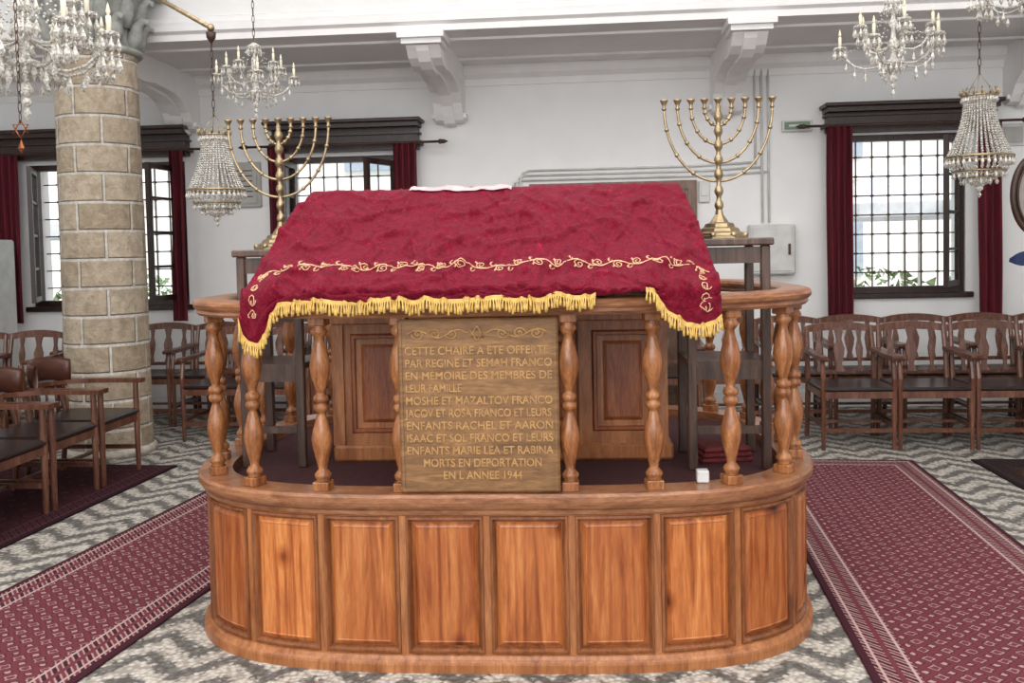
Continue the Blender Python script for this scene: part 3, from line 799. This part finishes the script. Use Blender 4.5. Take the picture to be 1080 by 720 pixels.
# ------------------------------------------------------------------ CHANDELIERS
def chain(o,z0,z1,name='chain'):
    m=MB(); L_=.045; k=0; zz=z0
    while zz<z1:
        pts=[]; 
        for i in range(9):
            a=2*pi*i/8; px=.008*math.cos(a); pz=.028*math.sin(a)
            pts.append((px,0,zz+pz) if k%2 else (0,px,zz+pz))
        m.tube(pts,.0022,4); zz+=L_; k+=1
    m.lathe([(.004,z1-.06),(.025,z1-.03),(.028,z1)],12)
    m.build(name,[IRON],parent=o)
def chandelier(x,y,z,Rr,n,ph=0.,dense=1):
    o=empty('crystal_chandelier',(x,y,z)); m=MB()
    s=Rr/.29
    m.lathe([(.004*s,-.20*s),(.022*s,-.185*s),(.026*s,-.165*s),(.008*s,-.14*s),(.02*s,-.12*s),(.055*s,-.09*s),(.06*s,-.075*s),(.02*s,-.06*s),(.012*s,-.03*s),(.03*s,0),(.034*s,.03*s),(.014*s,.06*s),(.011*s,.11*s),(.028*s,.14*s),(.012*s,.17*s),(.009*s,.23*s),(.05*s,.25*s),(.052*s,.262*s),(.008*s,.29*s)],12,0)
    m.lathe([(.008*s,.28*s),(.006*s,.32*s)],8,1)
    for i in range(n):
        a=ph+2*pi*i/n; c,si=math.cos(a),math.sin(a)
        prof=[(.04,-.085),(.09,-.10),(.15,-.105),(.21,-.085),(.255,-.04),(.28,0),(.29,.02)]
        if i%2: prof=[(r*.72,h+.09) for r,h in prof]
        m.tube([(r*s*c,r*s*si,h*s) for r,h in prof],.0065*s,6,0)
        rt,ht=prof[-1][0]*s,prof[-1][1]*s
        M=T((rt*c,rt*si,ht))
        m.lathe([(.006*s,-.012*s),(.03*s,0),(.038*s,.010*s),(.034*s,.012*s),(.012*s,.004*s)],10,0,M)
        m.lathe([(.009*s,.005*s),(.010*s,.07*s),(.006*s,.073*s)],8,2,M)
        m.lathe([(.004*s,.072*s),(.009*s,.085*s),(.006*s,.10*s),(.001*s,.118*s)],8,2,M)
        for q in range(7):
            b=2*pi*q/7; ex=rt*c+.035*s*math.cos(b); ey=rt*si+.035*s*math.sin(b)
            m.bead((ex,ey,ht),.007*s,0)
            m.drop((ex,ey,ht-.007*s),.011*s,.055*s,0)
            if dense>1: m.bead((ex,ey,ht-.07*s),.007*s); m.drop((ex,ey,ht-.076*s),.013*s,.06*s,0)
        for u in (2,3,4):
            m.bead((prof[u][0]*s*c,prof[u][0]*s*si,prof[u][1]*s-.013*s),.007*s)
            m.drop((prof[u][0]*s*c,prof[u][0]*s*si,prof[u][1]*s-.018*s),.012*s,.06*s,0)
        for q in range(1,12):
            u=q/12; r=(.05+(prof[-1][0]-.05)*u)*s; h=(.255*(1-u)+prof[-1][1]*u-.10*math.sin(pi*u))*s
            m.bead((r*c,r*si,h),.0068*s,0)
    for q in range(12):
        b=2*pi*q/12; m.drop((.05*s*math.cos(b),.05*s*math.sin(b),.25*s),.010*s,.06*s,0); m.drop((.057*s*math.cos(b),.057*s*math.sin(b),-.08*s),.011*s,.065*s,0)
    m.ball((0,0,-.215*s),.018*s,0); m.drop((0,0,-.225*s),.014*s,.055*s,0)
    m.build('arms_and_crystals',[CRYS,BRASS,CANDLE],parent=o)
    chain(o,.31*s,ZC-z)
chandelier(-2.84,4.60,2.61,.41,16,.2,2)
chandelier(-2.20,6.12,2.65,.255,10,.1)
chandelier(1.73,5.67,2.62,.29,10,.3)
chandelier(2.16,4.90,2.74,.27,12,.0,2)
def lantern(x,y,z,s=1.,ztop=ZC):
    o=empty('crystal_basket_lantern',(x,y,z)); m=MB()
    prof=[(.080,.215),(.072,.18),(.076,.13),(.088,.075),(.105,.02),(.128,-.035),(.152,-.085)]
    bowl=[(.158,-.10),(.150,-.13),(.125,-.165),(.09,-.195),(.05,-.22),(.02,-.235)]
    def at(pf,u):
        u*=len(pf)-1; i=min(len(pf)-2,int(u)); w=u-i; return lerp(pf[i][0],pf[i+1][0],w),lerp(pf[i][1],pf[i+1][1],w)
    for r,zc,rb in ((.082,.218,.006),(.158,-.092,.008),(.125,-.165,.005),(.085,-.198,.004)):
        m.tube([(r*s*math.cos(2*pi*i/32),r*s*math.sin(2*pi*i/32),zc*s) for i in range(33)],rb*s,6,1)
    nm=34
    for i in range(nm):
        a=2*pi*i/nm; c,si=math.cos(a),math.sin(a)
        for q in range(26):
            r,h=at(prof,q/25); m.bead((r*s*c,r*s*si,h*s),.0075*s,0)
        for q in range(10):
            r,h=at(bowl,q/9); m.bead((r*s*c,r*s*si,h*s),.008*s,0)
        m.drop((.160*s*c,.160*s*si,-.10*s),.010*s,.042*s,0)
        m.drop((.084*s*c,.084*s*si,.212*s),.008*s,.03*s,0)
        if i%2: m.drop((.125*s*c,.125*s*si,-.17*s),.009*s,.035*s,0)
        if i%3==0: m.drop((.085*s*c,.085*s*si,-.2*s),.009*s,.035*s,0)
    for i in range(14):
        a=2*pi*i/14; c,si=math.cos(a),math.sin(a)
        m.tube([(.082*s*c,.082*s*si,.218*s),(.095*s*c,.095*s*si,.235*s),(.082*s*c,.082*s*si,.255*s)],.005*s,5,1)
    m.ball((0,0,-.25*s),.02*s,0); m.drop((0,0,-.262*s),.012*s,.04*s,0)
    for i in range(3):
        a=2*pi*i/3; m.tube([(.082*s*math.cos(a),.082*s*math.sin(a),.22*s),(0,0,.34*s)],.002,5,1)
    m.build('basket',[CRYS,BRASS],parent=o); chain(o,.35*s,ztop-z)
lantern(-2.09,5.14,1.965,.98,2.745); lantern(2.14,5.50,2.07,1.08)
o=empty('star_of_david_pendant',(-2.58,4.12,2.10)); m=MB()
for rot in (0,pi): m.tube([(.042*math.sin(rot+i*2*pi/3),0,.042*math.cos(rot+i*2*pi/3)) for i in (0,1,2,3)],.004,6)
m.drop((0,0,-.042),.014,.07,0); m.build('star',[plain('copper',C8(150,90,60),.35,.8)],parent=o); chain(o,.055,ZC-2.10)
m=MB(); m.tube([(-3.50,6.64,3.61),(-2.09,5.14,2.77)],.014,8); m.ball((-2.09,5.14,2.77),.022); m.lathe([(.04,0),(.04,.02),(.02,.03)],12,0,T((-3.50,6.655,3.61))@R(pi/2,'X')); m.build('iron_tie_rod',[BRASS])

# ------------------------------------------------------------------ OUTSIDE
m=MB(); m.box(-16,14,YB+.35,22,-.12,-.02); m.build('courtyard_ground',[plain('paving',C8(222,216,206),.9,0,.1,3)])
m=MB(); m.box(-16,14,19,19.3,-.02,6.0); 
for x in range(-15,14,3):
    m.box(x,x+.3,18.9,19,0,6.0); m.box(x+1,x+2.2,18.93,19,.9,2.3,1); m.box(x+.9,x+2.3,18.9,19,2.3,2.4); m.box(x+1,x+2.2,18.93,19,3.2,4.6,1)
m.box(-16,14,18.85,19,2.75,2.9)
m.build('courtyard_building',[plain('limewash',C8(238,236,232),.9,0,.06,2),plain('shutter_blue',C8(160,172,184),.8)])
GREEN=plain('foliage',C8(112,130,92),.8,0,.5,12)
def bush(x,y,r,h):
    m=MB()
    for i in range(420):
        a=random.uniform(0,2*pi); b=random.uniform(0,1); rr=r*math.sqrt(random.random()); z=h*(1-(rr/r)**2*.4)*random.uniform(.1,1)
        c=Vector((rr*math.cos(a),rr*math.sin(a)*.5,z)); q=[c+Vector([random.uniform(-.10,.10) for _ in range(3)]) for _ in range(4)]
        m.add([tuple(p) for p in q],[(0,1,2),(0,2,3)],0)
    m.tube([(0,0,0),(0,0,h*.6)],.06,6,1)
    m.build('courtyard_shrub',[GREEN,DARKW],(x,y,-.02))
for x,r in ((-10,1.4),(-7.6,1.0),(-3.5,1.2),(4.4,1.3),(6.6,1.2)): bush(x,15.8,r,1.2)
PAR=plain('parasol_canvas',C8(212,216,220),.8)
for x,y in ((-8.3,13.2),(-4.6,13.4),(4.3,13.0),(6.9,14.0)):
    m=MB(); m.lathe([(1.5,1.85),(1.5,2.02),(.75,2.38),(.03,2.6)],8,0,None,False,False); m.tube([(0,0,0),(0,0,2.65)],.03,8,1); m.box(-.3,.3,-.3,.3,0,.06,1)
    m.build('parasol',[PAR,GREYM],(x,y,-.02))

# ------------------------------------------------------------------ LIGHT
w=bpy.data.worlds.new('World'); scene.world=w; w.use_nodes=True
bg=w.node_tree.nodes['Background']; bg.inputs[0].default_value=(.90,.95,1,1); bg.inputs[1].default_value=1.4
def area(name,loc,rot,sx,sy,p,c=(1,.985,.97)):
    l=bpy.data.lights.new(name,'AREA'); l.shape='RECTANGLE'; l.size=sx; l.size_y=sy; l.energy=p; l.color=c
    o=bpy.data.objects.new(name,l); COL.objects.link(o); o.location=loc; o.rotation_euler=rot
area('overhead_fill',(-.5,2.6,5.05),(0,0,0),8,5.5,360)  # unseen soft fill added under the ceiling; not a lamp of the room
area('behind_camera_fill',(-.5,-2.8,3.6),(math.radians(68),0,0),7,2.5,250)  # added fill from behind the camera; no high windows exist there
s=bpy.data.lights.new('sun','SUN'); s.energy=3.0; s.angle=.02; s.color=(1,.97,.94)
o=bpy.data.objects.new('sun',s); COL.objects.link(o); o.rotation_euler=(math.radians(32),math.radians(18),0)

cam=bpy.data.cameras.new('camera'); cam.sensor_width=36; cam.lens=33.33; cam.shift_y=-.046
co_=bpy.data.objects.new('camera',cam); COL.objects.link(co_)
co_.matrix_world=T((0,0,1.5))@R(math.radians(5),'Z')@R(pi/2-.045,'X')@R(-.021,'Z')
scene.camera=co_
scene.view_settings.view_transform='Standard'
scene.view_settings.look='None'
